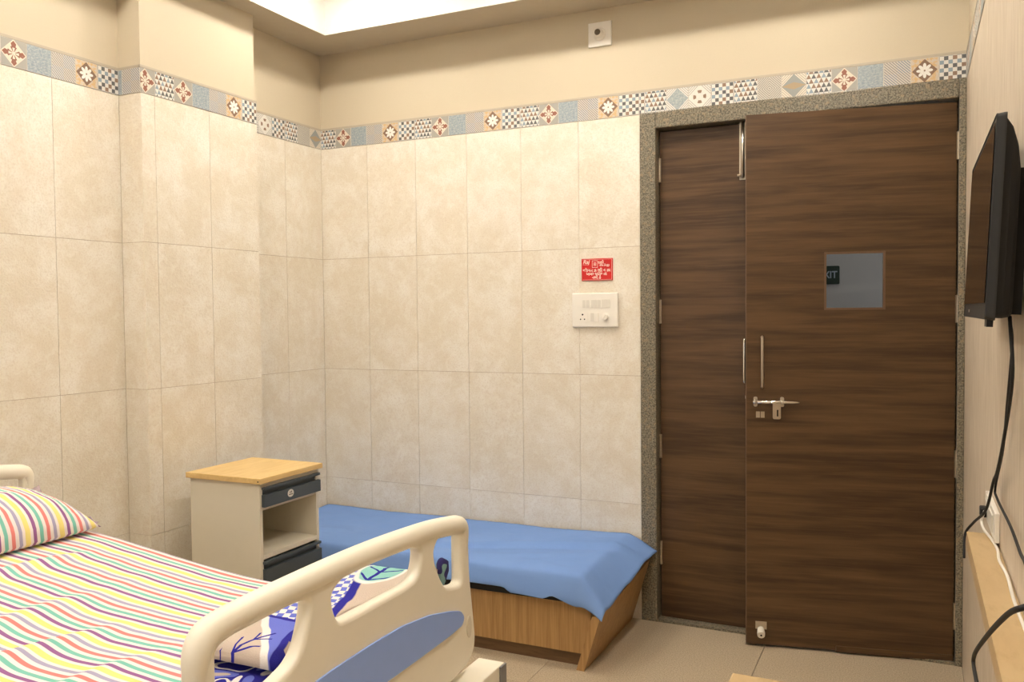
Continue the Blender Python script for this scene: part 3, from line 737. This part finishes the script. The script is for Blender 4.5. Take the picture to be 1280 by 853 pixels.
# frame
def LB(a): return (a[0]-1.0, a[1]-1.0, a[2]-BY, a[3]-BY, a[4], a[5])
eb = box('end_bar', 'ivory', bed, *LB((1.845, 1.925, -2.90, -1.735, .405, .476)), bev=.004)
for y0, y1 in ((-1.768, -1.733), (-2.902, -2.867)): box('end_cap', 'grey', eb, *LB((1.9251, 1.930, y0, y1, .405, .474)))
eb = box('end_bar', 'ivory', bed, *LB((.06, .135, -2.88, -1.76, .405, .476)), bev=.004)
for y in (-1.90, -2.71): box('side_rail', 'ivory', bed, *LB((.14, 1.84, y-.02, y+.02, .44, .50)), bev=.004)
dk_ = box('deck', 'ivory', bed, *LB((.16, 1.83, -2.74, -1.87, .500, .512)))
for x in (.22, 1.76):
    for y in (-1.92, -2.69):
        lg = box('leg', 'ivory', bed, *LB((x-.025, x+.025, y-.02, y+.02, .115, .44)), bev=.003)
        bm = bmesh.new(); tube_bm(bm, [(x-1.0, y-BY-.014, .055), (x-1.0, y-BY+.014, .055)], .055, 18); obj('castor', bm, 'black', lg)
        bm = bmesh.new(); bx(bm, x-1.018, x-.982, y-BY-.020, y-BY-.016, .05, .116); bx(bm, x-1.018, x-.982, y-BY+.016, y-BY+.020, .05, .116); obj('castor_fork', bm, 'steel', lg)
# mattress (head end a little raised)
def mz(x): return .650+.085*sm(1.30, .25, x)
MY0, MY1 = -2.745, -1.862
def matt():
    bm = bmesh.new(); n = 20; prev = None; x0, x1 = .175, 1.815
    for i in range(n+1):
        x = x0+(x1-x0)*i/n; zt, zb = mz(x)-.006, .513+max(0, mz(x)-.650)
        ring = [bm.verts.new(p) for p in ((x, MY0+.012, zb), (x, MY1-.012, zb), (x, MY1-.006, zt-.02), (x, MY1-.03, zt), (x, MY0+.03, zt), (x, MY0+.006, zt-.02))]
        if prev:
            for k in range(6): bm.faces.new((prev[k], prev[(k+1) % 6], ring[(k+1) % 6], ring[k]))
        else: bm.faces.new(ring[::-1])
        prev = ring
    bm.faces.new(prev); return bm
tag(obj('bed_mattress', matt(), 'mattress'), 'mattress of the hospital bed under the striped sheet', 'mattress')
FOLDS = [  # transverse folds of the sheet: x at far edge, x at near edge, width, height, where it starts across the bed
    (.66, .585, .034, .016, .10), (.98, .86, .05, .012, .30), (1.28, 1.02, .040, .016, .45), (1.52, 1.27, .04, .010, .5)]
def stripe_fn(u, v):
    x = .178+u*(1.812-.178); t = v                  # v: 0 far hem (tucked), 1 near hem
    d = -.085+t*(MY1-MY0+.17)                     # distance from far top edge
    W_ = MY1-MY0
    if d < 0: y = MY1+.004; z = mz(x)+d
    elif d > W_: y = MY0-.004; z = mz(x)-(d-W_)
    else:
        y = MY1-d; z = mz(x)
    e = .012; 
    if -.03 < d < .03: q = (d+.03)/.06; y = MY1+.004-.030*q*q; z = mz(x)-.03*(1-q)**2
    if W_-.03 < d < W_+.03: q = (W_+.03-d)/.06; y = MY0-.004+.030*q*q; z = mz(x)-.03*(1-q)**2
    a = max(0, min(1, d/W_))
    ins = sm(.0, .12, a)*sm(1.0, .95, a)
    z += .004*ins+mnoise.noise(Vector((x*4, y*5, 1)))*.005*ins+mnoise.noise(Vector((x*11, y*6, 7)))*.0025*ins
    for xf, xn, wd, h, lo in FOLDS:
        xc = xf+(xn-xf)*a+.012*math.sin(a*9+xf*20)
        q = (x-xc)/wd
        g_ = h*math.exp(-q*q*(3.0 if q < 0 else .7))*sm(lo, lo+.28, a)
        z += g_
    return (x, y, z)
def stripe_uv(u, v): return (.178+u*1.634, -.085+v*(MY1-MY0+.17)+.017)
tag(surf('striped_sheet', 'stripe', 170, 110, stripe_fn, stripe_uv, .003), 'white bed sheet with multicoloured stripes on the hospital bed', 'sheet')
# pillow
def pillow():
    bm = bmesh.new(); uvl = bm.loops.layers.uv.new('UVMap'); nx, ny = 34, 44; LX, LY = .375, .66
    top, bot = {}, {}
    for i in range(nx+1):
        for j in range(ny+1):
            a, b = -1+2*i/nx, -1+2*j/ny
            k = max(0, (1-abs(a)**2.6))**.55*max(0, (1-abs(b)**3.0))**.55
            pin = 1-.05*(1-abs(b)**2)*0-.06*(abs(a)**4)*(1-b*b)*0
            x = a*LX/2*(1-.07*(1-a*a*0)*(1-abs(b))*abs(a)**3*.6); y = b*LY/2*(1-.06*abs(b)**3*(1-a*a))
            wr = mnoise.noise(Vector((x*14, y*10, 4)))*.006+mnoise.noise(Vector((x*30, y*26, 9)))*.002
            fr_ = (1-k)*mnoise.noise(Vector((x*60, y*60, 2)))*.006
            top[(i, j)] = bm.verts.new((x, y, .030+k*(.115+wr)+fr_))
            bot[(i, j)] = top[(i, j)] if i in (0, nx) or j in (0, ny) else bm.verts.new((x, y, .026-.026*k))
    for i in range(nx):
        for j in range(ny):
            for s_, g_ in ((0, top), (1, bot)):
                ks = [(i, j), (i+1, j), (i+1, j+1), (i, j+1)]
                if s_: ks = ks[::-1]
                try: f = bm.faces.new([g_[k] for k in ks])
                except ValueError: continue
                for lp, k in zip(f.loops, ks): lp[uvl].uv = (k[0]/nx*LX, -k[1]/ny*LY*1.03-.02)
    me = bpy.data.meshes.new('pillow'); bm.to_mesh(me); bm.free(); me.materials.append(MAT['stripe'])
    for p in me.polygons: p.use_smooth = True
    return me
pw = link('pillow', pillow(), None, (.330, -2.205, mz(.33)+.016), (0, R(9), R(-1)))
tag(pw, 'plump pillow in a multicoloured striped case at the bed head', 'pillow')
# frayed hem flap along the far seam of the case
bm = bmesh.new(); random.seed(4); prev = None
for i in range(26):
    a = i/25; x = -.185+.355*a
    w_ = .008+.014*abs(math.sin(a*23))*(.4+.6*random.random())+.040*sm(.46, .14, a)*(.7+.3*math.sin(i*.9))
    p = bm.verts.new((x, .322, .028)); q = bm.verts.new((x+.006*math.sin(i*2.1), .322+w_*.5, .030+w_*.9))
    if prev: bm.faces.new((prev[0], p, q, prev[1]))
    prev = (p, q)
fl = obj('hem_frill', bm, plain('frill_cotton', (.55, .45, .50), .85, 0, .15, .5, 60), pw); fl.modifiers.new('t', 'SOLIDIFY').thickness = .002
# folded blanket
def layer(name, parent, x0, x1, y0, y1, z0, z1, seed):
    bm = bmesh.new(); nx, ny, nr = 26, 34, 10; h = (z1-z0)/2; zc = (z0+z1)/2
    ring = []
    for j in range(ny+1):
        y = y0+(y1-y0)*j/ny; row = []
        endf = max(.0, 1-abs(2*j/ny-1)**8)**.5
        prof = []
        for k in range(nr+1):   # rounded fold at x1 (towards the footboard)
            a = -H+math.pi*k/nr; prof.append((x1-h+h*math.cos(a), math.sin(a)))
        for i in range(nx+1): prof.append((x1-h-(x1-h-x0)*i/nx, 1))
        for i in range(6): prof.append((x0, 1-2*(i+1)/7))
        for i in range(nx+1): prof.append((x0+(x1-h-x0)*i/nx, -1))
        for (x, s) in prof[:-1]:
            n_ = mnoise.noise(Vector((x*7, y*7, seed)))*.010+mnoise.noise(Vector((x*16, y*16, seed+5)))*.003
            row.append(bm.verts.new((x+mnoise.noise(Vector((s, y*9, seed)))*.006, y, zc+s*h*(.35+.65*endf)+(n_ if s > 0 else n_*.3))))
        ring.append(row)
    n = len(ring[0])
    for j in range(ny):
        for k in range(n): bm.faces.new((ring[j][k], ring[j][(k+1) % n], ring[j+1][(k+1) % n], ring[j+1][k]))
    bm.faces.new(ring[0][::-1]); bm.faces.new(ring[-1])
    return obj(name, bm, 'plush', parent, smooth=True)
bl = tag(empty('folded_blanket', (0, 0, 0)), 'folded plush blanket printed with blue leaves behind the footboard', 'blanket')
layer('lower_fold', bl, 1.60, 1.812, -2.565, -1.890, .664, .716, 1.3)
layer('upper_fold', bl, 1.585, 1.806, -2.525, -1.900, .718, .768, 6.1)
bm = bmesh.new(); tube_bm(bm, [(1.800, -1.892, .700), (1.806, -1.880, .735), (1.812, -1.876, .762), (1.814, -1.878, .778), (1.812, -1.884, .788)], [.014, .018, .019, .017, .008], 12)
tube_bm(bm, [(1.792, -1.915, .705), (1.797, -1.912, .740), (1.800, -1.912, .765), (1.800, -1.916, .778)], [.012, .017, .017, .008], 12)
obj('rolled_corner', bm, 'plush', bl, smooth=True)

# ------------------------------------------------------------------ right wall: television, ledge, cables, socket
TVC = Vector((3.0615, -1.836, 1.595))
tv = empty('television', TVC, (0, R(2.6), 0)); tag(tv, 'black flat television mounted on the pale right wall, seen edge on', 'television')
TW, TH = .665, .352
def ring_loft(name, mat, parent, rings):
    bm = bmesh.new(); prev = None
    for x, y0, y1, z0, z1, rr in rings:
        pts = round_poly([(y0, z0), (y1, z0), (y1, z1), (y0, z1)], rr, 4); cur = [bm.verts.new((x, p.x, p.y)) for p in pts]
        if prev:
            for k in range(len(cur)): bm.faces.new((prev[k], prev[(k+1) % len(cur)], cur[(k+1) % len(cur)], cur[k]))
        else: bm.faces.new(cur)
        prev = cur
    bm.faces.new(prev[::-1]); return obj(name, bm, mat, parent)
h_, v_ = TW/2, TH/2
ring_loft('bezel', 'black', tv, [(-.001, -h_+.001, h_-.001, -v_+.001, v_-.001, .008), (-.003, -h_+.002, h_-.002, -v_+.002, v_-.002, .008), (.010, -h_, h_, -v_, v_, .008), (.013, -h_, h_, -v_, v_, .008)])
box('screen', 'screen', tv, -.0040, -.0032, -h_+.016, h_-.016, -v_+.030, v_-.016)
ring_loft('back_shell', 'black_matt', tv, [(.0132, -h_+.006, h_-.006, -v_+.004, v_-.008, .01), (.024, -h_+.010, h_-.010, -v_+.004, v_-.022, .015), (.034, -h_+.018, h_-.018, -v_+.006, v_-.050, .02), (.040, -h_+.03, h_-.03, -v_+.010, v_-.085, .02)])
box('logo_mark', 'steel', tv, -.0042, -.0034, .10, .125, -v_+.012, -v_+.018)
box('sensor_tab', 'black', tv, .004, .014, -h_+.05, -h_+.10, -v_-.012, -v_+.001)
bk = box('wall_bracket', 'black_matt', tv, .0405, .0570, -.27, .18, -.165, .09)
ld = box('wall_ledge', 'ledge', None, 3.064, XR-.0005, -3.45, -1.43, .842, .882, bev=.002)
tag(ld, 'narrow light wooden ledge fixed along the right wall', 'ledge')
sk = empty('wall_socket', (XR, -1.43, .928)); tag(sk, 'white socket plate on the right wall above the wooden ledge', 'socket')
box('cover_plate', 'white', sk, -.012, -.0005, -.14, .14, -.036, .034, bev=.003)
box('module', 'white2', sk, -.0145, -.0122, -.10, .10, -.020, .020)
bpl = box('plug', 'black', sk, -.030, -.0146, .045, .075, -.018, .008, bev=.004)
def cable(name, mat, pts, r_, label, cat='cable'):
    return tag(tube(name, mat, None, spline(pts, 8), r_, 8), label, cat)
cable('power_cable', 'black_matt', [(3.100, -2.02, 1.425), (3.108, -1.99, 1.372), (3.112, -1.87, 1.256), (3.113, -1.77, 1.141), (3.113, -1.60, 1.03), (3.112, -1.66, 1.015), (3.112, -1.95, 1.02), (3.105, -2.19, 1.03), (3.07, -2.6, 1.12), (3.04, -2.95, 1.18), (3.02, -2.948, 1.163), (3.02, -2.671, 1.041), (3.02, -2.49, .952), (3.02, -2.537, .940), (3.025, -2.66, .925), (3.03, -2.85, .80)], .0027,
      'long black television cable looping down in front of the wooden ledge')
cable('signal_cable', 'black_matt', [(3.094, -2.10, 1.425), (3.097, -2.12, 1.32), (3.098, -1.98, 1.20), (3.101, -1.80, 1.101), (3.103, -1.68, 1.057), (3.098, -1.55, .965), (3.080, -1.425, .905), (3.062, -1.405, .868), (3.058, -1.45, .82)], .0032,
      'black television cable dropping over the far end of the ledge')
cable('white_cord', 'white', [(3.105, -1.40, .93), (3.100, -1.38, .90), (3.103, -1.42, .888), (3.112, -1.50, .887), (3.118, -1.60, .887), (3.114, -1.70, .887), (3.119, -1.82, .887), (3.116, -2.0, .887), (3.119, -2.3, .887), (3.117, -2.7, .887)], .0032,
      'thin white cord running along the ledge against the right wall')
for y in (-1.52, -1.70): pass
# ------------------------------------------------------------------ table whose corner shows at the bottom edge
tt = empty('side_table', (2.85, -2.50, 0)); tag(tt, 'light wooden table with its corner showing at the bottom edge', 'table')
box('table_top', 'ledge', tt, -.218, .205, -.30, .302, .722, .750, bev=.004)
for x in (-.19, .175):
    for y in (-.27, .27): box('leg', 'ledge', tt, x-.018, x+.018, y-.018, y+.018, 0, .722)
bm = bmesh.new()
bm.free()
for y in (-.254, .254): box('apron', 'ledge', tt, -.172, .157, y-.008, y+.008, .66, .722)
